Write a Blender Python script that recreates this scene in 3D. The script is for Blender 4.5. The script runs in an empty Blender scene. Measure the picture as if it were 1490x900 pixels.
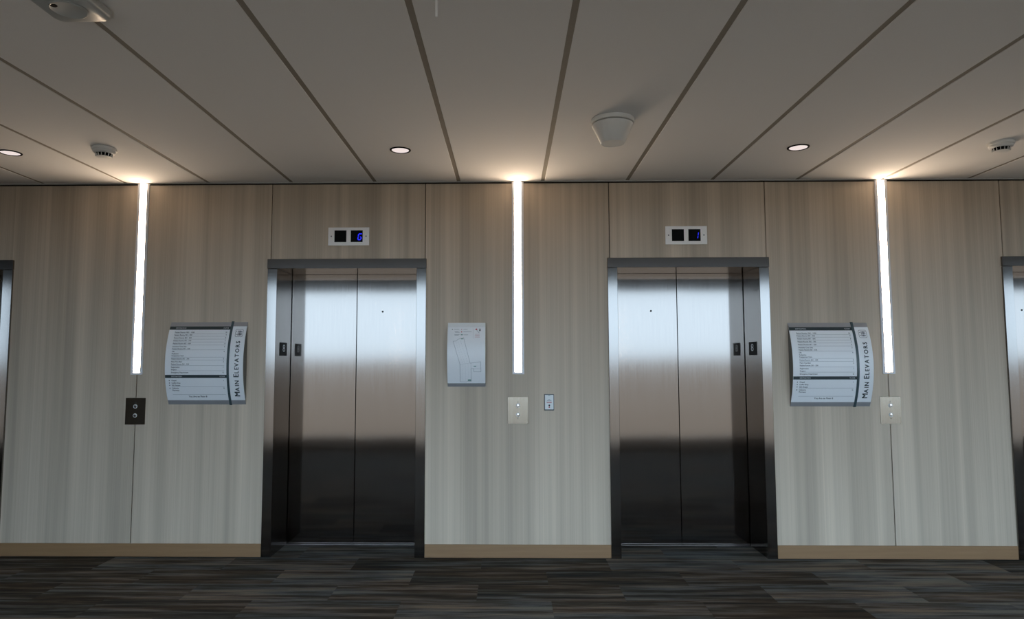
import bpy, bmesh, math, random
from mathutils import Vector, Matrix

scene = bpy.context.scene
COL = scene.collection
random.seed(8)

# ------------------------------------------------------------------ camera
F_PX, PITCH, YAW, ROLL = 980.77, 0.076308, 0.016353, -0.001328
CAM_Z, CAM_D, CX = 1.38274, 4.87936, 745 - 20.436
cam_data = bpy.data.cameras.new('camera')
cam = bpy.data.objects.new('camera', cam_data); COL.objects.link(cam)
cam_data.sensor_fit = 'HORIZONTAL'; cam_data.sensor_width = 36.0
cam_data.lens = F_PX / 1490 * 36.0
cam_data.shift_x = (745 - CX) / 1490
cam_data.clip_start = 0.02; cam_data.clip_end = 40000
_cy, _sy, _cp, _sp = math.cos(YAW), math.sin(YAW), math.cos(PITCH), math.sin(PITCH)
_f = Vector((-_sy * _cp, _cy * _cp, _sp)); _r = Vector((_cy, _sy, 0)); _u = _r.cross(_f)
_c, _s = math.cos(ROLL), math.sin(ROLL)
_rr = _r * _c + _u * _s; _uu = _u * _c - _r * _s
cam.matrix_world = Matrix(((_rr.x, _uu.x, -_f.x, 0), (_rr.y, _uu.y, -_f.y, -CAM_D),
                           (_rr.z, _uu.z, -_f.z, CAM_Z), (0, 0, 0, 1)))
scene.camera = cam

# ------------------------------------------------------------------ sky and exposure
world = bpy.data.worlds.new('overcast_sky'); scene.world = world; world.use_nodes = True
bg = world.node_tree.nodes['Background']
bg.inputs['Color'].default_value = (0.63, 0.81, 1.0, 1)
bg.inputs['Strength'].default_value = 5.5
vs = scene.view_settings
vs.view_transform = 'Standard'; vs.look = 'None'; vs.gamma = 1.0; vs.use_curve_mapping = False
vs.exposure = 0.0
STRIP_EMIT = 40.0

# ------------------------------------------------------------------ materials
def lin(r, g, b):
    def f(c):
        c /= 255.0
        return c / 12.92 if c <= 0.04045 else ((c + 0.055) / 1.055) ** 2.4
    return (f(r), f(g), f(b), 1.0)

def new_mat(name):
    m = bpy.data.materials.new(name); m.use_nodes = True
    return m, m.node_tree.nodes, m.node_tree.links, m.node_tree.nodes['Principled BSDF']

def plain(name, col, rough=0.5, metal=0.0, noise=0.06, scale=40.0, spec=0.5):
    """a surface with a faint procedural mottling"""
    m, N, L, b = new_mat(name)
    tc = N.new('ShaderNodeTexCoord'); nz = N.new('ShaderNodeTexNoise')
    nz.inputs['Scale'].default_value = scale; nz.inputs['Detail'].default_value = 3
    L.new(tc.outputs['Object'], nz.inputs['Vector'])
    mx = N.new('ShaderNodeMix'); mx.data_type = 'RGBA'
    mx.inputs['A'].default_value = tuple(c * (1 - noise) for c in col[:3]) + (1,)
    mx.inputs['B'].default_value = tuple(min(1, c * (1 + noise)) for c in col[:3]) + (1,)
    L.new(nz.outputs['Fac'], mx.inputs['Factor']); L.new(mx.outputs['Result'], b.inputs['Base Color'])
    b.inputs['Roughness'].default_value = rough; b.inputs['Metallic'].default_value = metal
    b.inputs['Specular IOR Level'].default_value = spec
    return m

def emitter(name, col, strength):
    m, N, L, b = new_mat(name)
    b.inputs['Base Color'].default_value = (0.02, 0.02, 0.02, 1)
    b.inputs['Emission Color'].default_value = col
    b.inputs['Emission Strength'].default_value = strength
    return m

def wood_laminate():
    m, N, L, b = new_mat('wood_laminate')
    geo = N.new('ShaderNodeTexCoord'); oi = N.new('ShaderNodeObjectInfo')
    add = N.new('ShaderNodeVectorMath'); add.operation = 'MULTIPLY_ADD'
    comb = N.new('ShaderNodeCombineXYZ'); L.new(oi.outputs['Random'], comb.inputs['X']); L.new(oi.outputs['Random'], comb.inputs['Z'])
    sc = N.new('ShaderNodeVectorMath'); sc.operation = 'SCALE'; sc.inputs['Scale'].default_value = 40
    L.new(comb.outputs['Vector'], sc.inputs[0])
    def layer(sx, sz, detail, lo, hi):
        mp = N.new('ShaderNodeMapping'); mp.inputs['Scale'].default_value = (sx, 1, sz)
        ad = N.new('ShaderNodeVectorMath'); ad.operation = 'ADD'
        L.new(geo.outputs['Object'], ad.inputs[0]); L.new(sc.outputs['Vector'], ad.inputs[1])
        L.new(ad.outputs['Vector'], mp.inputs['Vector'])
        n = N.new('ShaderNodeTexNoise'); n.inputs['Scale'].default_value = 1.0; n.inputs['Detail'].default_value = detail
        n.inputs['Roughness'].default_value = 0.6
        L.new(mp.outputs['Vector'], n.inputs['Vector'])
        r = N.new('ShaderNodeMapRange'); r.inputs['From Min'].default_value = 0.3; r.inputs['From Max'].default_value = 0.7
        r.inputs['To Min'].default_value = lo; r.inputs['To Max'].default_value = hi
        L.new(n.outputs['Fac'], r.inputs['Value']); return r.outputs['Result']
    a = layer(6.0, 0.14, 2, 0.74, 1.15); g = layer(24, 0.12, 2, 0.90, 1.07)      # broad cathedral-free bands
    f = layer(140, 0.5, 2, 0.94, 1.06)     # fine straight grain
    mul = N.new('ShaderNodeMath'); mul.operation = 'MULTIPLY'; L.new(a, mul.inputs[0]); L.new(f, mul.inputs[1])
    mul2 = N.new('ShaderNodeMath'); mul2.operation = 'MULTIPLY'; L.new(mul.outputs[0], mul2.inputs[0]); L.new(g, mul2.inputs[1]); mul = mul2
    col = N.new('ShaderNodeVectorMath'); col.operation = 'SCALE'
    col.inputs[0].default_value = (0.53, 0.442, 0.345); L.new(mul.outputs[0], col.inputs['Scale'])
    L.new(col.outputs['Vector'], b.inputs['Base Color'])
    b.inputs['Roughness'].default_value = 0.55; b.inputs['Specular IOR Level'].default_value = 0.25
    return m

def brushed_steel(name, col, rough=0.12, wav=0.0):
    m, N, L, b = new_mat(name)
    tc = N.new('ShaderNodeTexCoord')
    mp = N.new('ShaderNodeMapping'); mp.inputs['Scale'].default_value = (260, 260, 4)
    n = N.new('ShaderNodeTexNoise'); n.inputs['Scale'].default_value = 1; n.inputs['Detail'].default_value = 2
    L.new(tc.outputs['Object'], mp.inputs['Vector']); L.new(mp.outputs['Vector'], n.inputs['Vector'])
    r = N.new('ShaderNodeMapRange'); r.inputs['To Min'].default_value = rough * 0.75; r.inputs['To Max'].default_value = rough * 1.3
    L.new(n.outputs['Fac'], r.inputs['Value']); L.new(r.outputs['Result'], b.inputs['Roughness'])
    mx = N.new('ShaderNodeMix'); mx.data_type = 'RGBA'
    mx.inputs['A'].default_value = tuple(c * 0.93 for c in col) + (1,); mx.inputs['B'].default_value = tuple(c * 1.05 for c in col) + (1,)
    L.new(n.outputs['Fac'], mx.inputs['Factor']); L.new(mx.outputs['Result'], b.inputs['Base Color'])
    b.inputs['Metallic'].default_value = 1.0
    if wav:
        w = N.new('ShaderNodeTexNoise'); w.inputs['Scale'].default_value = 1.3; w.inputs['Detail'].default_value = 0
        L.new(tc.outputs['Object'], w.inputs['Vector'])
        bp = N.new('ShaderNodeBump'); bp.inputs['Strength'].default_value = 1.0; bp.inputs['Distance'].default_value = wav
        L.new(w.outputs['Fac'], bp.inputs['Height']); L.new(bp.outputs['Normal'], b.inputs['Normal'])
    return m

def carpet(name, scale_rand=True):
    m, N, L, b = new_mat(name)
    tc = N.new('ShaderNodeTexCoord'); oi = N.new('ShaderNodeObjectInfo')
    comb = N.new('ShaderNodeCombineXYZ')
    sc = N.new('ShaderNodeMath'); sc.operation = 'MULTIPLY'; sc.inputs[1].default_value = 97.0
    L.new(oi.outputs['Random'], sc.inputs[0]); L.new(sc.outputs[0], comb.inputs['X']); L.new(sc.outputs[0], comb.inputs['Y']); L.new(sc.outputs[0], comb.inputs['Z'])
    ad = N.new('ShaderNodeVectorMath'); ad.operation = 'ADD'
    L.new(tc.outputs['Object'], ad.inputs[0]); L.new(comb.outputs['Vector'], ad.inputs[1])
    def noise(sx, sy, det):
        mp = N.new('ShaderNodeMapping'); mp.inputs['Scale'].default_value = (sx, sy, 1)
        n = N.new('ShaderNodeTexNoise'); n.inputs['Scale'].default_value = 1; n.inputs['Detail'].default_value = det
        L.new(ad.outputs['Vector'], mp.inputs['Vector']); L.new(mp.outputs['Vector'], n.inputs['Vector'])
        return n.outputs['Fac']
    band = noise(1.6, 22, 3); fine = noise(9, 160, 2); pile = noise(420, 420, 1)
    mixn = N.new('ShaderNodeMath'); mixn.operation = 'MULTIPLY_ADD'; mixn.inputs[1].default_value = 0.35
    L.new(fine, mixn.inputs[0]); L.new(band, mixn.inputs[2])
    rnd = N.new('ShaderNodeMath'); rnd.operation = 'MULTIPLY_ADD'; rnd.inputs[1].default_value = 0.22
    L.new(oi.outputs['Random'], rnd.inputs[0]); L.new(mixn.outputs[0], rnd.inputs[2])
    rp = N.new('ShaderNodeValToRGB'); e = rp.color_ramp.elements
    e[0].position = 0.48; e[0].color = (0.020, 0.022, 0.024, 1)
    e[1].position = 1.0; e[1].color = (0.200, 0.180, 0.155, 1)
    for p, c in ((0.62, (0.040, 0.037, 0.032, 1)), (0.74, (0.070, 0.060, 0.048, 1)), (0.84, (0.105, 0.105, 0.105, 1))):
        x = e.new(p); x.color = c
    L.new(rnd.outputs[0], rp.inputs['Fac'])
    hue = noise(0.9, 7, 1); hr = N.new('ShaderNodeMapRange'); hr.inputs['From Min'].default_value = 0.38; hr.inputs['From Max'].default_value = 0.62
    L.new(hue, hr.inputs['Value'])
    tint = N.new('ShaderNodeMix'); tint.data_type = 'RGBA'; tint.inputs['A'].default_value = (0.80, 0.90, 0.95, 1); tint.inputs['B'].default_value = (0.98, 0.87, 0.76, 1)
    L.new(hr.outputs['Result'], tint.inputs['Factor'])
    tm = N.new('ShaderNodeVectorMath'); tm.operation = 'MULTIPLY'; L.new(rp.outputs['Color'], tm.inputs[0]); L.new(tint.outputs['Result'], tm.inputs[1])
    pm = N.new('ShaderNodeMapRange'); pm.inputs['To Min'].default_value = 0.6; pm.inputs['To Max'].default_value = 1.4
    L.new(pile, pm.inputs['Value'])
    out = N.new('ShaderNodeVectorMath'); out.operation = 'SCALE'
    L.new(tm.outputs['Vector'], out.inputs[0]); L.new(pm.outputs['Result'], out.inputs['Scale'])
    L.new(out.outputs['Vector'], b.inputs['Base Color'])
    bp = N.new('ShaderNodeBump'); bp.inputs['Strength'].default_value = 0.5; bp.inputs['Distance'].default_value = 0.003
    L.new(pile, bp.inputs['Height']); L.new(bp.outputs['Normal'], b.inputs['Normal'])
    b.inputs['Roughness'].default_value = 0.95; b.inputs['Specular IOR Level'].default_value = 0.1
    return m

def grained(name, c0, c1, sx, sy, sz, rough=0.5):
    m, N, L, b = new_mat(name)
    tc = N.new('ShaderNodeTexCoord'); mp = N.new('ShaderNodeMapping'); mp.inputs['Scale'].default_value = (sx, sy, sz)
    n = N.new('ShaderNodeTexNoise'); n.inputs['Scale'].default_value = 1; n.inputs['Detail'].default_value = 4
    L.new(tc.outputs['Object'], mp.inputs['Vector']); L.new(mp.outputs['Vector'], n.inputs['Vector'])
    mx = N.new('ShaderNodeMix'); mx.data_type = 'RGBA'; mx.inputs['A'].default_value = c0; mx.inputs['B'].default_value = c1
    L.new(n.outputs['Fac'], mx.inputs['Factor']); L.new(mx.outputs['Result'], b.inputs['Base Color'])
    b.inputs['Roughness'].default_value = rough
    return m

def glass():
    m, N, L, b = new_mat('window_glass')
    tr = N.new('ShaderNodeBsdfTransparent'); tr.inputs['Color'].default_value = (0.93, 0.96, 0.97, 1)
    gl = N.new('ShaderNodeBsdfGlossy'); gl.inputs['Roughness'].default_value = 0.0
    fr = N.new('ShaderNodeFresnel'); fr.inputs['IOR'].default_value = 1.45
    mx = N.new('ShaderNodeMixShader'); L.new(fr.outputs['Fac'], mx.inputs['Fac'])
    L.new(tr.outputs[0], mx.inputs[1]); L.new(gl.outputs[0], mx.inputs[2])
    L.new(mx.outputs[0], N['Material Output'].inputs['Surface'])
    return m

M = {
    'wood': wood_laminate(),
    'core': plain('wall_core_dark', (0.02, 0.018, 0.015, 1), 0.9),
    'base': grained('oak_baseboard', (0.21, 0.115, 0.050, 1), (0.29, 0.170, 0.080, 1), 3, 60, 60),
    'carpet': carpet('striped_carpet'),
    'slab': plain('slab', (0.06, 0.06, 0.06, 1), 0.9),
    'ceil': plain('ceiling_panel_paint', (0.76, 0.77, 0.78, 1), 0.9, noise=0.05, scale=220, spec=0.1),
    'grid': plain('ceiling_grid_paint', (0.25, 0.23, 0.20, 1), 0.8),
    'trim': plain('edge_trim_paint', (0.45, 0.45, 0.44, 1), 0.6),
    'plaster': plain('painted_plaster', (0.30, 0.29, 0.275, 1), 0.9),
    'door': brushed_steel('brushed_steel_door', (0.22, 0.198, 0.182), 0.085, 0.004),
    'steel': brushed_steel('brushed_steel_frame', (0.22, 0.203, 0.19), 0.11),
    'plate': brushed_steel('satin_steel_plate', (0.30, 0.27, 0.225), 0.2),
    'satin': plain('satin_plate', (0.86, 0.83, 0.80, 1), 0.4, 0.1, 0.03),
    'chrome': plain('chrome', (0.75, 0.76, 0.78, 1), 0.08, 1.0, 0.02),
    'black': plain('black_plastic', (0.004, 0.005, 0.005, 1), 0.5, spec=0.06),
    'dark': plain('dark_gap', (0.01, 0.011, 0.012, 1), 0.7),
    'white': plain('white_plastic', (0.72, 0.74, 0.74, 1), 0.45, noise=0.02),
    'greyplastic': plain('grey_plastic', (0.42, 0.45, 0.46, 1), 0.3, noise=0.02),
    'aludark': plain('dark_aluminium', (0.10, 0.11, 0.12, 1), 0.4, 0.6),
    'alu': plain('satin_aluminium', (0.34, 0.34, 0.35, 1), 0.4, 0.3, 0.03),
    'lampframe': plain('lamp_frame_paint', (0.74, 0.74, 0.78, 1), 0.5),
    'paper': plain('sign_face', (0.80, 0.82, 0.84, 1), 0.35, noise=0.015),
    'ink': plain('sign_ink', (0.02, 0.035, 0.04, 1), 0.5),
    'inkgrey': plain('sign_ink_grey', (0.20, 0.23, 0.26, 1), 0.5),
    'red': plain('red_ink', (0.40, 0.02, 0.04, 1), 0.5),
    'green': plain('green_ink', (0.05, 0.22, 0.18, 1), 0.5),
    'divider': plain('slate_divider', (0.045, 0.075, 0.085, 1), 0.35),
    'cap': plain('sign_end_cap', (0.16, 0.155, 0.14, 1), 0.5),
    'strip': emitter('strip_diffuser', (1.0, 0.75, 0.53, 1), STRIP_EMIT),
    'down': emitter('downlight_lens', (1.0, 0.86, 0.82, 1), 0.85),
    'blue': emitter('blue_segment', (0.01, 0.02, 1.0, 1), 1.1),
    'glass': glass(),
    'ground': grained('dry_land', (0.17, 0.105, 0.062, 1), (0.27, 0.175, 0.110, 1), 0.004, 0.004, 1, 0.9),
}

# ------------------------------------------------------------------ mesh helpers
def link(name, me, mat, parent=None):
    o = bpy.data.objects.new(name, me); COL.objects.link(o)
    if mat is not None and len(me.materials) == 0: me.materials.append(mat)
    if parent is not None: o.parent = parent
    return o

def empty(name, loc=(0, 0, 0)):
    o = bpy.data.objects.new(name, None); COL.objects.link(o); o.location = loc
    o.empty_display_size = 0.05
    return o

def tag(o, label=None, cat=None, group=None, kind=None):
    if label: o['label'] = label
    if cat: o['category'] = cat
    if group: o['group'] = group
    if kind: o['kind'] = kind
    return o

def box_mesh(name, x0, x1, y0, y1, z0, z1, bev=0.0, seg=1):
    bm = bmesh.new()
    bmesh.ops.create_cube(bm, size=1.0)
    for v in bm.verts:
        v.co = Vector((x0 + (v.co.x + .5) * (x1 - x0), y0 + (v.co.y + .5) * (y1 - y0), z0 + (v.co.z + .5) * (z1 - z0)))
    if bev > 0:
        bmesh.ops.bevel(bm, geom=bm.edges[:], offset=bev, segments=seg, profile=0.5, affect='EDGES')
    me = bpy.data.meshes.new(name); bm.to_mesh(me); bm.free()
    return me

def box(name, x0, x1, y0, y1, z0, z1, mat, parent=None, bev=0.0, seg=1):
    """box whose origin sits at its own centre"""
    cx, cy, cz = (x0 + x1) / 2, (y0 + y1) / 2, (z0 + z1) / 2
    o = link(name, box_mesh(name, x0 - cx, x1 - cx, y0 - cy, y1 - cy, z0 - cz, z1 - cz, bev, seg), mat, parent)
    o.location = (cx, cy, cz)
    return o

def lathe(name, prof, mat, parent=None, loc=(0, 0, 0), n=48, smooth=True, axis='Z'):
    """revolve (radius, height) points; radius 0 closes the end"""
    bm = bmesh.new(); rings = []
    for r, h in prof:
        if r < 1e-6: rings.append([bm.verts.new((0, 0, h))])
        else: rings.append([bm.verts.new((r * math.cos(2 * math.pi * i / n), r * math.sin(2 * math.pi * i / n), h)) for i in range(n)])
    for a, b in zip(rings, rings[1:]):
        for i in range(n):
            j = (i + 1) % n
            if len(a) == 1: bm.faces.new((a[0], b[i], b[j]))
            elif len(b) == 1: bm.faces.new((a[i], b[0], a[j]))
            else: bm.faces.new((a[i], b[i], b[j], a[j]))
    bmesh.ops.recalc_face_normals(bm, faces=bm.faces[:])
    if axis == '-Y':
        for v in bm.verts: v.co = Vector((v.co.x, -v.co.z, v.co.y))
    me = bpy.data.meshes.new(name); bm.to_mesh(me); bm.free()
    if smooth:
        for p in me.polygons: p.use_smooth = True
        me.set_sharp_from_angle(angle=math.radians(35))
    o = link(name, me, mat, parent); o.location = loc
    return o

class Flat:
    """flat print in sign coordinates (x across, z up); bent onto the sign face when built"""
    def __init__(self): self.v = []; self.f = []
    def poly(self, pts):
        b = len(self.v); self.v += [tuple(p) for p in pts]; self.f.append(tuple(range(b, b + len(pts))))
    def rect(self, x0, z0, x1, z1, n=1):
        for i in range(n):
            a, b = z0 + (z1 - z0) * i / n, z0 + (z1 - z0) * (i + 1) / n
            self.poly(((x0, a), (x1, a), (x1, b), (x0, b)))
    def line(self, a, b, w, n=6):
        dx, dz = b[0] - a[0], b[1] - a[1]; l = math.hypot(dx, dz) or 1
        px, pz = -dz / l * w / 2, dx / l * w / 2
        for i in range(n):
            p = (a[0] + dx * i / n, a[1] + dz * i / n); q = (a[0] + dx * (i + 1) / n, a[1] + dz * (i + 1) / n)
            self.poly(((p[0] + px, p[1] + pz), (q[0] + px, q[1] + pz), (q[0] - px, q[1] - pz), (p[0] - px, p[1] - pz)))
    def path(self, pts, w, close=False, n=4):
        for a, b in zip(pts, pts[1:] + ([pts[0]] if close else [])): self.line(a, b, w, n)
    def disc(self, x, z, r, n=14, sx=1.0):
        self.poly([(x + sx * r * math.cos(2 * math.pi * i / n), z + r * math.sin(2 * math.pi * i / n)) for i in range(n)])
    def text(self, s, x, z, size, align='LEFT', rot=False, sx=1.0, bold=0.02):
        """glyph outlines of the built-in font; z is the baseline"""
        cu = bpy.data.curves.new('glyphs', 'FONT'); cu.body = s; cu.size = size; cu.align_x = align
        cu.resolution_u = 2; cu.fill_mode = 'FRONT'
        o = bpy.data.objects.new('glyphs', cu); COL.objects.link(o)
        dg = bpy.context.evaluated_depsgraph_get(); dg.update()
        me = o.evaluated_get(dg).to_mesh()
        xs = [v.co.x for v in me.vertices]
        for ox, oy in ((-1, -.6), (1, -.6), (-1, .6), (1, .6)) if bold else ((0, 0),):      # thicken the strokes
            b = len(self.v)
            for v in me.vertices:
                p, q = v.co.x * sx + ox * bold * size, v.co.y + oy * bold * size
                self.v.append((x - q, z + p) if rot else (x + p, z + q))
            for p in me.polygons: self.f.append(tuple(b + i for i in p.vertices))
        width = (max(xs) - min(xs)) * sx if xs else 0
        o.evaluated_get(dg).to_mesh_clear()
        bpy.data.objects.remove(o); bpy.data.curves.remove(cu)
        return width
    def build(self, name, mat, parent, depth, lift=0.0008, loc=(0, 0, 0)):
        """depth(z) gives how far the face stands out from the wall"""
        me = bpy.data.meshes.new(name)
        me.from_pydata([(x, -(depth(z) + lift), z) for x, z in self.v], [], self.f); me.update()
        o = link(name, me, mat, parent); o.location = loc
        return o

# ================================================================== THE SETTING
H = 2.70                                # ceiling height
XL, XR, YB = -10.2, 10.2, -5.3           # room extents; the elevator wall is at y = 0
DOOR_Y = 0.335                          # depth of the elevator doors behind the wall face
ELEV = [(-4.234, 'far_g'), (-1.183, 'g'), (1.298, 'one'), (4.129, 'far_one')]
FW = 0.581                              # half width of an elevator frame

# ---- floor of carpet planks
floor = empty('floor'); tag(floor, 'grey brown striped carpet laid in staggered planks', kind='structure')
box('slab', XL, XR, YB, 0.75, -0.20, -0.006, M['slab'], floor)
PW, PD, PY0 = 0.868, 0.283, -0.018
plank_me = box_mesh('carpet_plank', -PW / 2 + .0006, PW / 2 - .0006, -PD / 2 + .0005, PD / 2 - .0005, -0.006, 0.0)
plank_me.materials.append(M['carpet'])
rows_front = 5
for r in range(-2, rows_front):
    yc = PY0 - PD * (r + 0.5)
    off = 0.241 if r % 2 else 0.675
    for k in range(-6, 6):
        xc = off + PW * (k + 0.5)
        lift = 0.0
        if r < 0:                       # inside the elevator recesses only
            for ex, _ in ELEV:
                a, b = max(xc - PW / 2, ex - 0.511), min(xc + PW / 2, ex + 0.511)
                y0, y1 = yc - PD / 2, min(yc + PD / 2, DOOR_Y - 0.03)
                if b - a > 0.01 and y1 - y0 > 0.01:
                    if r == -1: y0 = max(y0, PY0)
                    box('carpet_plank', a, b, y0, y1, -0.006, 0.0, M['carpet'], floor)
        else:
            o = link('carpet_plank', plank_me, None, floor); o.location = (xc, yc, 0)
x_lo, x_hi = 0.241 - 6 * PW, 0.675 + 6 * PW
y_lo = PY0 - PD * rows_front
box('carpet_field', XL, XR, YB, y_lo, -0.006, -0.0002, M['carpet'], floor)
box('carpet_field', XL, x_lo, y_lo, -0.0, -0.006, -0.0004, M['carpet'], floor)
box('carpet_field', x_hi, XR, y_lo, -0.0, -0.006, -0.0004, M['carpet'], floor)

# ---- elevator wall: dark core with openings, laminate panels in front
wall = empty('wall_back'); tag(wall, 'grey taupe wood laminate wall holding the elevators', kind='structure')
T = 0.02                                # panel thickness
edges = [XL]
for ex, _ in ELEV: edges += [ex - FW + 0.03, ex + FW - 0.03]
edges.append(XR)
for i in range(0, len(edges), 2):
    box('wall_core', edges[i], edges[i + 1], T + .002, 0.75, 0, 2.80, M['core'], wall)
for ex, _ in ELEV:
    box('wall_core', ex - FW + 0.03, ex + FW - 0.03, T + .002, 0.75, 2.122, 2.80, M['core'], wall)
    box('shaft_back', ex - FW + 0.03, ex + FW - 0.03, 0.60, 0.75, 0, 2.122, M['core'], wall)
GAP = 0.0028
seams = []
def panel(x0, x1, z0, z1):
    return box('wall_panel', x0 + GAP, x1 - GAP, 0.0, T, z0, z1, M['wood'], wall, 0.0012)
PT = H - 0.014
for ex, _ in ELEV:
    panel(ex - FW + .017, ex + FW - .010, 2.118, PT)
full = [(XL, -6.5), (-6.5, -4.234 - FW + .017), (-4.234 + FW - .017, -2.706), (-2.706, -1.183 - FW + .017), (-1.183 + FW - .010, 1.298 - FW + .017),
        (1.298 + FW - .010, 2.706), (2.706, 4.129 - FW + .017), (4.129 + FW - .010, 6.6), (6.6, XR)]
for a, b in full: panel(a, b, 0.0, PT)

# ---- baseboards
bb = empty('baseboard_back'); tag(bb, 'tan oak baseboard along the elevator wall', kind='structure')
ends = [XL] + [v for ex, _ in ELEV for v in (ex - FW - .001, ex + FW + .001)] + [XR]
for i in range(0, len(ends), 2):
    box('baseboard_length', ends[i], ends[i + 1], -0.009, -0.0002, 0.0, 0.091, M['base'], bb, 0.0015)

# ---- ceiling
ceil = empty('ceiling', (0, 0, 0)); tag(ceil, 'off-white ceiling of long panels with dark grid lines', kind='structure')
GX0, GS, GW = 0.8683, 0.61775, 0.027
k0 = math.floor((XL - GX0) / GS); k1 = math.ceil((XR - GX0) / GS)
cp_a = box_mesh('ceiling_panel', -GS / 2 + GW / 2, GS / 2 - GW / 2, -3.05 / 2, 3.05 / 2, 0, 0.018, 0.0015)
cp_b = box_mesh('ceiling_panel', -GS / 2 + GW / 2, GS / 2 - GW / 2, -2.235 / 2, 2.235 / 2, 0, 0.018, 0.0015)
gs_a = box_mesh('ceiling_grid_strip', -GW / 2 - .004, GW / 2 + .004, -1.299 / 2, 1.299 / 2, 0.0028, 0.017)
gs_b = box_mesh('ceiling_grid_strip', -GW / 2 - .004, GW / 2 + .004, -3.985 / 2, 3.985 / 2, 0.0034, 0.017)
for me, mt in ((cp_a, 'ceil'), (cp_b, 'ceil'), (gs_a, 'grid'), (gs_b, 'grid')): me.materials.append(M[mt])
for k in range(k0, k1):
    xc = GX0 + GS * (k + 0.5)
    for me, yc in ((cp_a, -0.006 - 1.525), (cp_b, -3.062 - 1.1175)):
        o = link('ceiling_panel', me, None, ceil); o.location = (xc, yc, H)
for k in range(k0, k1 + 1):
    for me, yc in ((gs_a, -0.006 - .65), (gs_b, -1.307 - 1.9925)):
        o = link('ceiling_grid_strip', me, None, ceil); o.location = (GX0 + GS * k, yc, H)
box('ceiling_deck', XL, XR, YB, 0.022, H + 0.019, H + 0.15, M['slab'], ceil)
tag(box('trim_1', XL, XR, -0.014, -0.0045, H - 0.006, H + 0.004, M['trim'], None), 'thin pale metal edge trim between ceiling and elevator wall', kind='structure')

# ---- side walls and the window wall behind the viewer
tag(box('wall_left', XL - .15, XL, YB, 0.75, -0.2, 2.85, M['plaster']), 'painted end wall of the elevator lobby on the G elevator side', kind='structure')
tag(box('wall_right', XR, XR + .15, YB, 0.75, -0.2, 2.85, M['plaster']), 'painted end wall of the elevator lobby on the 1 elevator side', kind='structure')
WZ0, WZ1 = 0.15, 2.58
WIN = [(-8.2, -7.6, 1), (-3.8, 0.6, 1), (0.6, 4.6, 1), (4.6, 9.9, 2)]     # glazed stretches and how many windows each holds
wf = empty('wall_front'); tag(wf, 'lobby wall with the tall windows facing the elevators', kind='structure')
bays = []; xe = XL
for a, b, n in WIN:
    if a - xe > .01: box('wall_segment', xe, a, YB - .15, YB, -0.2, 2.85, M['plaster'], wf)
    box('wall_segment', a, b, YB - .15, YB, -0.2, WZ0, M['plaster'], wf)
    box('wall_segment', a, b, YB - .15, YB, WZ1, 2.85, M['plaster'], wf)
    bays += [(a + (b - a) * i / n, a + (b - a) * (i + 1) / n) for i in range(n)]; xe = b
box('wall_segment', xe, XR, YB - .15, YB, -0.2, 2.85, M['plaster'], wf)
for i, (a, b) in enumerate(bays):
    ww = b - a
    w = empty('window_%d' % (i + 1), ((a + b) / 2, YB - .08, WZ0))
    tag(w, 'tall window in a dark metal frame facing the elevators', kind='structure')
    h = WZ1 - WZ0; q = ww / 2
    for s in (-1, 1): box('window_stile', s * q - (0.025 if s > 0 else 0), s * q + (0.025 if s < 0 else 0), -.04, .04, 0, h, M['aludark'], w)
    box('window_rail', -q + .025, q - .025, -.04, .04, 0, .03, M['aludark'], w)
    box('window_rail', -q + .025, q - .025, -.04, .04, h - .03, h, M['aludark'], w)
    pm = bpy.data.meshes.new('window_pane')
    pm.from_pydata([(-q + .025, 0, .03), (q - .025, 0, .03), (q - .025, 0, h - .03), (-q + .025, 0, h - .03)], [], [(0, 1, 2, 3)])
    link('window_pane', pm, M['glass'], w)

# ---- the land far below the eighth floor
gm = bpy.data.meshes.new('land')
gm.from_pydata([(-16000, -16000, 0), (16000, -16000, 0), (16000, 16000, 0), (-16000, 16000, 0)], [], [(0, 1, 2, 3)])
land = link('land', gm, M['ground']); land.location = (0, 0, -29)
tag(land, 'dry tan land far below the windows', kind='structure')

# ================================================================== ELEVATORS
def elevator(ex, label, plate_side, hole_side):
    e = empty('elevator_entrance', (ex, 0, 0)); tag(e, label, 'elevator', 'elevators along the laminate wall')
    oh = 2.057; iw = FW - 0.070
    for s in (-1, 1):
        j = box('jamb', min(s * iw, s * FW), max(s * iw, s * FW), -0.014, DOOR_Y - 0.012, 0.0, oh, M['steel'], e, 0.0015)
    box('header', -FW - .002, FW + .002, -0.018, DOOR_Y - 0.012, oh + .0012, 2.129, M['steel'], e, 0.0015)
    for s in (-1, 1):
        d = box('door_panel', min(s * .0022, s * (iw + .03)), max(s * .0022, s * (iw + .03)), DOOR_Y, DOOR_Y + .035, 0.008, oh + .05, M['door'], e, 0.0012)
        if s == hole_side:
            hx = s * 0.201 - d.location.x
            lathe('keyhole', [(0, .001), (.0065, .001), (.0085, -.001), (.0085, -.004)], M['dark'], d, (hx, -.0175, 1.767 - d.location.z), 16, axis='-Y')
    box('sill', -iw, iw, DOOR_Y - .028, DOOR_Y + .04, -0.006, 0.004, M['steel'], e)
    if plate_side:
        s = plate_side
        p = box('floor_number_plate', min(s * (iw - .003), s * (iw + .0)), max(s * (iw - .003), s * iw), 0.079, 0.234, 1.424, 1.523, M['black'], e, 0.0008)
        t = Flat(); t.text('8', 0, 0, 0.078, 'CENTER', sx=1.55, bold=0)
        me = bpy.data.meshes.new('numeral')
        me.from_pydata([(-s * .0024, (s * -1) * -x if False else (x if s < 0 else -x), z) for x, z in t.v], [], t.f); me.update()
        n = link('numeral', me, M['paper'], p); n.location = (0, 0.006, -.019)
        n['label'] = 'pale numeral eight'
    return e

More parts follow.
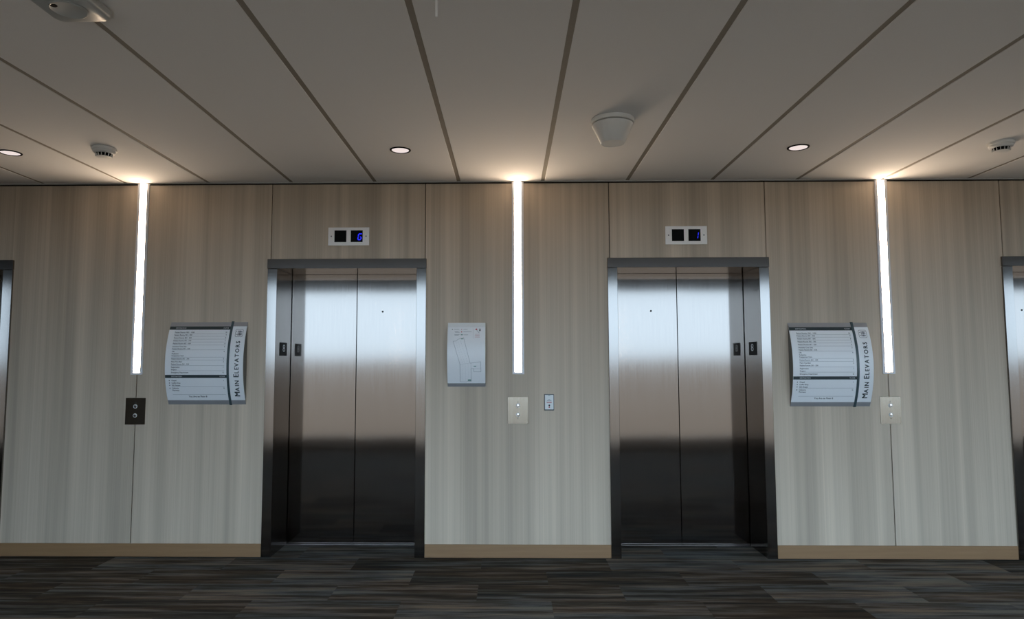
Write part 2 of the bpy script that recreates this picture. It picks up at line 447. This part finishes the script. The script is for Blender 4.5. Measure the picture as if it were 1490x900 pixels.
elevator(-1.183, 'closed steel elevator under the floor display showing a blue G', -1, 1)
elevator(1.298, 'closed steel elevator under the floor display showing a blue 1', 1, -1)
elevator(-4.234, 'closed steel elevator beyond the light strip on the G elevator side', 0, 1)
elevator(4.129, 'closed steel elevator beyond the light strip on the 1 elevator side', 0, -1)

# ================================================================== LIGHT STRIPS
def light_strip(x, label):
    z0, z1 = 1.288, H - .006
    e = empty('light_strip', (x, 0, z0)); tag(e, label, 'wall light', 'tall light strips on the elevator wall')
    h = z1 - z0; w, q, d = 0.0425, 0.0245, 0.012
    for s in (-1, 1): box('frame_side', min(s * q, s * w), max(s * q, s * w), -d, -.0003, 0.015, h, M['lampframe'], e, 0.0008)
    box('frame_end', -w, w, -d, -.0003, 0, 0.0148, M['lampframe'], e, 0.0008)
    box('diffuser', -q + .0002, q - .0002, -d + .0015, -.001, 0.0152, h, M['strip'], e)
    return e
light_strip(-2.705, 'tall glowing light strip between the G elevator and the elevator beyond it')
light_strip(0.066, 'tall glowing light strip between the elevators showing G and 1')
light_strip(2.709, 'tall glowing light strip between the 1 elevator and the elevator beyond it')

# ================================================================== CEILING FITTINGS
def downlight(x, y, label):
    e = empty('downlight', (x, y, H)); tag(e, label, 'ceiling light', 'round recessed downlights')
    lathe('trim_ring', [(.0535, -.0005), (.0535, -.003), (.057, -.006), (.064, -.004), (.066, -.0003)], M['black'], e)
    lathe('lens', [(0, -.0035), (.03, -.0034), (.0534, -.002), (.0534, -.0004), (0, -.0004)], M['down'], e)
downlight(-0.677, -0.76, 'round lit downlight in the ceiling near the G elevator')
downlight(1.795, -0.762, 'round lit downlight in the ceiling near the 1 elevator')
downlight(-3.150, -0.757, 'round lit downlight beyond the smoke detector on the G elevator side')

def smoke(x, y, label):
    e = empty('smoke_detector', (x, y, H)); tag(e, label, 'smoke detector', 'ceiling smoke detectors')
    lathe('base', [(0, -.0004), (.069, -.0004), (.070, -.004), (.070, -.016), (.066, -.019), (0, -.019)], M['white'], e)
    lathe('body', [(0, -.0192), (.064, -.0192), (.063, -.026), (.057, -.033), (.052, -.035), (0, -.035)], M['white'], e)
    lathe('sensing_chamber', [(0, -.0352), (.046, -.0352), (.036, -.0535), (0, -.0535)], M['black'], e)
    rib = box_mesh('rib', .0405, .0475, -.0014, .0014, -.0536, -.0352); rib.materials.append(M['white'])
    for i in range(14):
        o = link('rib', rib, None, e); o.rotation_euler.z = 2 * math.pi * i / 14
    lathe('end_cap', [(0, -.0538), (.0435, -.0538), (.0435, -.056), (.030, -.060), (0, -.061)], M['white'], e)
smoke(-2.505, -0.83, 'white smoke detector on the ceiling on the G elevator side')
smoke(2.985, -0.83, 'white smoke detector on the ceiling on the 1 elevator side')

e = empty('ceiling_cone', (0.570, -1.265, H)); tag(e, 'white cone-shaped device hanging from the ceiling between two grid lines', 'ceiling device')
lathe('mounting_ring', [(0, -.0004), (.116, -.0004), (.118, -.003), (.118, -.022), (.115, -.025), (0, -.025)], M['white'], e, n=64)
lathe('neck', [(0, -.0252), (.092, -.0252), (.092, -.0298), (0, -.0298)], M['white'], e, n=64)
lathe('cone', [(0, -.030), (.111, -.030), (.112, -.033), (.066, -.1315), (.063, -.1335), (.0605, -.1325), (.0605, -.1305), (0, -.1305)], M['white'], e, n=64)
lathe('end_disc', [(0, -.1306), (.0604, -.1306), (.0604, -.1320), (0, -.1320)], M['white'], e, n=64)

# rounded box on the ceiling
def rounded_slab(name, half, r, prof, mat, parent):
    """stack of rounded squares: prof is a list of (inset, z)"""
    bm = bmesh.new(); rings = []
    for ins, z in prof:
        ring = []; hh = half - ins; rr = max(r - ins, .004)
        for cx, cy, a0 in ((1, 1, 0), (-1, 1, 90), (-1, -1, 180), (1, -1, 270)):
            for k in range(7):
                a = math.radians(a0 + 15 * k)
                ring.append(bm.verts.new((cx * (hh - rr) + rr * math.cos(a), cy * (hh - rr) + rr * math.sin(a), z)))
        rings.append(ring)
    n = len(rings[0])
    for a, b in zip(rings, rings[1:]):
        for i in range(n): bm.faces.new((a[i], a[(i + 1) % n], b[(i + 1) % n], b[i]))
    bm.faces.new(rings[0]); bm.faces.new(rings[-1])
    bmesh.ops.recalc_face_normals(bm, faces=bm.faces[:])
    me = bpy.data.meshes.new(name); bm.to_mesh(me); bm.free()
    for p in me.polygons: p.use_smooth = True
    me.set_sharp_from_angle(angle=math.radians(40))
    return link(name, me, mat, parent)
e = empty('ceiling_box', (-1.598, -2.545, H)); tag(e, 'rounded square white box fixed across a ceiling grid line', 'ceiling device')
rounded_slab('housing', 0.108, 0.04, [(.010, -.0004), (0, -.006), (0, -.026), (.004, -.034), (.016, -.040)], M['greyplastic'], e)
lathe('round_cover', [(0, -.0402), (.062, -.0402), (.064, -.043), (.058, -.046), (.050, -.0435), (0, -.0435)], M['greyplastic'], e)
lathe('sensor_window', [(0, -.0436), (.014, -.0436), (.012, -.0455), (0, -.046)], M['black'], e, (-.034, -.034, 0))

e = empty('hanging_rod', (-0.252, -2.602, H)); tag(e, 'thin pale rod hanging from a small round ceiling cap', 'ceiling device')
lathe('ceiling_cap', [(0, -.0004), (.040, -.0004), (.041, -.004), (.035, -.012), (.012, -.016), (0, -.016)], M['aludark'], e)
lathe('rod', [(0, -.0162), (.0050, -.0162), (.0050, -.1120), (.0040, -.1135), (0, -.1135)], M['paper'], e, n=16)

# ================================================================== WALL FITTINGS
def floor_display(x, z, glyph, label):
    e = empty('floor_display', (x, 0, z)); tag(e, label, 'floor display', 'floor displays above the elevators')
    box('face_plate', -.151, .151, -.006, -.0002, -.0665, .0665, M['satin'], e, 0.0008)
    for wx in (-.0605, .0595):
        w = box('display_window', wx - .044, wx + .044, -.0075, -.0061, -.0425, .0445, M['black'], e, 0.0005)
    for s in (-1, 1): lathe('screw', [(0, .0016), (.004, .0013), (.005, 0)], M['aludark'], e, (s * .128, -.006, .001), 14, axis='-Y')
    g = Flat()
    sl = 0.14                           # slant of the segments
    def P(px, pz): return (0.082 + px * .9 + sl * pz, -.0035 + pz * .9)
    t = .0075
    if glyph == 'G':
        a, h = .0125, .024
        for p, q in (((-a + .002, h), (a + .001, h)), ((-a, h - .002), (-a, .002)), ((-a, -.002), (-a, -h + .002)), ((-a + .002, -h), (a - .002, -h)), ((a, -h + .003), (a, -.003)), ((.003, -.001), (a - .002, -.001))):
            g.line(P(*p), P(*q), t, 1)
    else:
        g.line(P(.0035, .025), P(.0035, .003), t * .65, 1); g.line(P(.0035, -.001), P(.0035, -.022), t * .65, 1)
    n = g.build('numeral', M['blue'], e, lambda z: .0076, 0.0004)
    n['label'] = 'glowing blue segment character'
floor_display(-1.175, 2.296, 'G', 'steel floor display panel with two black windows showing a blue G')
floor_display(1.292, 2.294, '1', 'steel floor display panel with two black windows showing a blue 1')

def call_plate(x, z, label):
    e = empty('call_button_plate', (x, 0, z)); tag(e, label, 'button plate', 'elevator call button plates')
    box('face_plate', -.0725, .0725, -.004, -.0002, -.0955, .0955, M['plate'], e, 0.0008)
    for bz, s in ((.0345, 1), (-.0305, -1)):
        b = lathe('button', [(0, .0075), (.008, .0070), (.0105, .0045), (.0108, .0002)], M['chrome'], e, (0, -.004, bz), 28, axis='-Y')
        lathe('halo', [(.0110, .0003), (.0110, .0028), (.0140, .0028), (.0146, .0003)], M['white'], b, (0, 0, 0), 28, axis='-Y')
        f = Flat(); zz = bz + s * .0265
        f.poly([(-.0042, zz - s * .003), (.0042, zz - s * .003), (0, zz + s * .004)][::(1 if s > 0 else -1)])
        f.build('arrow_mark', M['ink'], e, lambda z: .0041, .0004)
call_plate(-2.706, 1.0245, 'steel call button plate under the light strip past the G elevator sign')
call_plate(0.063, 1.0305, 'steel call button plate under the light strip between the elevators showing G and 1')
call_plate(2.710, 1.0305, 'steel call button plate under the light strip past the 1 elevator sign')

# key switch
e = empty('key_switch', (0.2865, 0, 1.03)); tag(e, 'small white key switch plate in a dark frame beside the middle call plate', 'key switch')
box('back_box', -.0345, .0345, -.012, -.0002, 0, .116, M['aludark'], e, 0.002)
box('face_plate', -.0305, .0305, -.0155, -.0121, .008, .111, M['white'], e, 0.0008)
f = Flat(); f.rect(-.007, .078, .007, .081); f.rect(-.016, .069, .016, .072); f.build('printed_lines', M['inkgrey'], e, lambda z: .0156)
f = Flat(); f.rect(-.019, .0585, .019, .0615); f.rect(-.018, .0535, .017, .0562); f.build('red_printed_lines', M['red'], e, lambda z: .0156)
lathe('keyhole', [(0, .003), (.005, .003), (.0058, .0002)], M['black'], e, (0, -.0156, .037), 18, axis='-Y')
lathe('lamp', [(0, .003), (.004, .0025), (.005, .0002)], M['red'], e, (0, -.0156, .024), 18, axis='-Y')
f = Flat(); f.rect(-.008, .103, .008, .106); f.build('green_mark', M['green'], e, lambda z: .0156)

# ------------------------------------------------------------------ curved signs
def curved_strip(name, x0, x1, zs, depth, lift, thick, mat, parent):
    """a bent sheet: front follows depth(z) + lift, back is thick behind it"""
    v, f = [], []
    for z in zs:
        y = -(depth(z) + lift)
        v += [(x0, y, z), (x1, y, z), (x1, y + thick, z), (x0, y + thick, z)]
    n = len(zs)
    for i in range(n - 1):
        a, b = 4 * i, 4 * i + 4
        for k in range(4):
            f.append((a + k, a + (k + 1) % 4, b + (k + 1) % 4, b + k))
    f += [(3, 2, 1, 0), tuple(4 * (n - 1) + k for k in range(4))]
    me = bpy.data.meshes.new(name); me.from_pydata(v, [], f); me.update()
    for i, p in enumerate(me.polygons): p.use_smooth = True
    me.set_sharp_from_angle(angle=math.radians(35))
    return link(name, me, mat, parent)

def span(a, b, n=24): return [a + (b - a) * i / n for i in range(n + 1)]

def directory(x, z, label):
    W, HH, S = 0.562, 0.594, 0.074
    e = empty('directory_sign', (x - W / 2, 0, z - HH / 2)); tag(e, label, 'sign', 'curved elevator directory signs')
    dep = lambda q: 0.006 + S * (1 - (2 * min(max(q, 0), HH) / HH - 1) ** 2)
    Z = lambda px: HH * (838 - px) / 746.0          # rows measured down the sign
    DX0, DX1 = 0.446, 0.461
    # aluminium end rails and white faces
    for a, b in ((0.0, DX0), (DX1, W)):
        curved_strip('end_rail', a, b, span(Z(131), HH, 4), dep, 0, .004, M['alu'], e)
        curved_strip('end_rail', a, b, span(0, Z(800), 4), dep, 0, .004, M['alu'], e)
    curved_strip('listing_panel', 0.0, DX0, span(Z(799.6), Z(131.4)), dep, 0, .004, M['paper'], e)
    curved_strip('title_panel', DX1, W, span(Z(799.6), Z(131.4)), dep, 0, .004, M['paper'], e)
    curved_strip('divider', DX0 - .0005, DX1 + .0005, span(-.005, HH + .006), dep, .005, .009, M['divider'], e)
    for a in (0.004, W - 0.008):                     # closed ends behind the bent face
        zs = span(0.006, HH - .006); v, f = [], []
        for q in zs: v += [(a, -.0003, q), (a + .004, -.0003, q), (a + .004, -(dep(q) - .0045), q), (a, -(dep(q) - .0045), q)]
        for i in range(len(zs) - 1):
            for k in range(4): f.append((4 * i + k, 4 * i + (k + 1) % 4, 4 * i + 4 + (k + 1) % 4, 4 * i + 4 + k))
        f += [(3, 2, 1, 0), tuple(4 * (len(zs) - 1) + k for k in range(4))]
        me = bpy.data.meshes.new('end_cap'); me.from_pydata(v, [], f); me.update(); link('end_cap', me, M['cap'], e)
    for a, b in ((131.5, 162), (570, 598)):
        t = Flat(); t.rect(0.0005, Z(b), DX0 - .001, Z(a), 3); bar = t.build('heading_bar', M['ink'], e, dep, .0006)
        t = Flat(); zb = (Z(a) + Z(b)) / 2 - .0042
        t.text('DESTINATION', 0.045, zb, .0118, bold=0); t.build('heading_lettering', M['paper'], bar, dep, .0012)
        t = Flat(); t.text('FLOOR', 0.432, zb, .0118, 'RIGHT', bold=0); t.build('heading_lettering', M['paper'], bar, dep, .0012)
    rows = [(187, 'Patient Rooms 1001 - 1030', '10'), (211, 'Patient Rooms 901 - 930', '9'), (237, 'Patient Rooms 801 - 830', '8'),
            (263, 'Patient Rooms 701 - 730', '7'), (289, 'Patient Rooms 601 - 630', '6'), (316, 'Intensive Care Unit', '5'), (336, 'Patient Rooms 501 - 530', ''),
            (361, 'OR', '4'), (381, 'Pediatrics', ''), (399, 'Postpartum Care', ''), (426, 'Patient Rooms 301 - 330', '3'), (452, 'Mary Free Bed', '2'),
            (474, 'Patient Rooms 201 - 230', ''), (501, 'Registration', '1'), (522, 'Surgery', ''), (549, 'Emergency Department', 'G'),
            (621, 'Chapel', '1'), (643, 'Coffee Shop', ''), (664, 'Gift Shoppe', ''), (690, 'Cafeteria', 'G'), (709, 'Pharmacy', '')]
    for py, s, n in rows:
        t = Flat(); t.text(s, 0.045, Z(py) - .0042, .0128)
        if py in (621, 643, 664, 690): t.disc(0.030, Z(py), .0036)
        t.build('listing_lettering', M['ink'], e, dep)
        if n: t = Flat(); t.text(n, 0.425, Z(py) - .0042, .0128, 'RIGHT'); t.build('floor_lettering', M['ink'], e, dep)
    t = Flat(); t.text('You Are on Floor 8', 0.225, Z(766) - .005, .0165, 'CENTER')
    t.build('listing_lettering', M['ink'], e, dep)
    for py in (200, 223, 249, 275, 302, 346, 412, 438, 487, 533, 674, 747):
        t = Flat(); t.rect(0.045, Z(py) - .0007, 0.428, Z(py) + .0007)
        t.build('ruled_line', M['inkgrey'], e, dep)
    # title reads upwards; first letters taller
    t = Flat(); zc = 0.056; xb = 0.530
    for s, size in (('M', .053), ('AIN', .0415), (' ', .03), ('E', .053), ('LEVATORS', .0415)):
        if s == ' ':
            t.build('title_lettering', M['ink'], e, dep); t = Flat(); zc += .016; continue
        for ch in s:
            wd = t.text(ch, xb, zc, size, rot=True, sx=0.92, bold=0.026)
            zc += wd + .0094
    t.build('title_lettering', M['ink'], e, dep)
    # framed pictogram of riders above the title
    t = Flat(); x0, x1, z0, z1 = 0.487, 0.541, 0.486, 0.540; c = .006
    t.path([(x0 + c, z0), (x1 - c, z0), (x1, z0 + c), (x1, z1 - c), (x1 - c, z1), (x0 + c, z1), (x0, z1 - c), (x0, z0 + c)], .0022, True)
    for k, zz in enumerate((.500, .513, .526)):      # three figures lying along the reading direction
        t.disc(0.506, zz, .0042); t.rect(0.5115, zz - .0042, 0.524, zz + .0042); t.rect(0.524, zz - .0028, 0.534, zz + .0028)
    t.poly([(.499, .4985), (.499, .5065), (.4925, .5025)]); t.poly([(.4925, .5195), (.4925, .5275), (.499, .5235)])
    t.build('pictogram', M['ink'], e, dep)
    return e
directory(-2.182, 1.371, 'curved white directory sign beside the elevator showing G')
directory(2.283, 1.356, 'curved white directory sign beside the elevator showing 1')

# evacuation map
W, HH, S = 0.272, 0.459, 0.058
e = empty('floor_map_sign', (-0.442, 0, 1.200)); tag(e, 'curved white floor plan sign beside the light strip between two elevators', 'sign')
dep = lambda q: 0.006 + S * (1 - (2 * min(max(q, 0), HH) / HH - 1) ** 2)
mp = lambda x, y: ((x - 55) / 1673.0, (828 - y) / 1669.0)
curved_strip('end_rail', 0, W, span(mp(0, 108)[1], HH, 4), dep, 0, .004, M['white'], e)
curved_strip('end_rail', 0, W, span(0, mp(0, 788)[1], 4), dep, 0, .004, M['alu'], e)
curved_strip('map_panel', 0, W, span(mp(0, 787.5)[1], mp(0, 108.5)[1]), dep, 0, .004, M['paper'], e)
for a in (0.003, W - .007):
    zs = span(0.006, HH - .006); v, f = [], []
    for q in zs: v += [(a, -.0003, q), (a + .004, -.0003, q), (a + .004, -(dep(q) - .0045), q), (a, -(dep(q) - .0045), q)]
    for i in range(len(zs) - 1):
        for k in range(4): f.append((4 * i + k, 4 * i + (k + 1) % 4, 4 * i + 4 + (k + 1) % 4, 4 * i + 4 + k))
    f += [(3, 2, 1, 0), tuple(4 * (len(zs) - 1) + k for k in range(4))]
    me = bpy.data.meshes.new('end_cap'); me.from_pydata(v, [], f); me.update(); link('end_cap', me, M['cap'], e)
t = Flat()
t.path([mp(*p) for p in ((125, 285), (165, 283), (180, 263), (250, 243), (330, 548), (455, 530), (458, 650), (373, 650), (373, 612), (340, 612), (340, 765), (292, 765), (290, 770), (208, 770), (208, 560))], .0017, True)
t.line(mp(373, 612), mp(456, 612), .0008); t.line(mp(340, 548), mp(340, 612), .0008); t.line(mp(210, 560), mp(330, 548), .0006)
for a, b in (((160, 300), (240, 555)), ((185, 290), (265, 552)), ((215, 280), (300, 545)), ((240, 560), (240, 765)), ((272, 560), (272, 765)), ((305, 555), (305, 740))):
    n = 9
    for i in range(n):
        p = [a[k] + (b[k] - a[k]) * i / n for k in (0, 1)]; q = [a[k] + (b[k] - a[k]) * (i + .5) / n for k in (0, 1)]
        t.line(mp(*p), mp(*q), .0006, 1)
for (x, y, w) in ((130, 142, 65), (140, 168, 45), (145, 178, 55), (140, 205, 60), (140, 213, 50), (245, 142, 50), (245, 172, 100), (248, 209, 55)):
    p = mp(x, y); t.rect(p[0], p[1] - .0011, p[0] + w / 1673.0, p[1] + .0011)
t.line(mp(57, 112), mp(508, 112), .0006); t.line(mp(363, 130), mp(363, 255), .0007)
t.build('plan_lines', M['inkgrey'], e, dep)
t = Flat(); t.disc(*mp(224, 173), .0042); t.poly([mp(*p) for p in ((388, 150), (412, 150), (410, 135), (398, 132))])
t.disc(*mp(224, 142), .0028)
for y in (203, 215, 226, 238): p = mp(385, y); t.rect(p[0], p[1] - .0006, p[0] + .035, p[1] + .0006)
t.build('red_symbols', M['red'], e, dep)
t = Flat(); t.disc(*mp(112, 142), .0032); t.disc(*mp(444, 135), .0026); t.poly([mp(*p) for p in ((437, 165), (450, 165), (453, 142), (436, 142))])
t.path([mp(*p) for p in ((405, 155), (420, 165), (420, 172), (432, 180), (436, 188))], .0018)
t.build('black_symbols', M['ink'], e, dep)
t = Flat(); p = mp(300, 758); t.rect(p[0], p[1], p[0] + .024, p[1] + .009); p = mp(215, 213); t.rect(p[0], p[1], p[0] + .014, p[1] + .006)
p = mp(372, 588); t.rect(p[0], p[1], p[0] + .018, p[1] + .005); p = mp(220, 262); t.rect(p[0], p[1], p[0] + .016, p[1] + .005)
t.build('green_symbols', M['green'], e, dep)
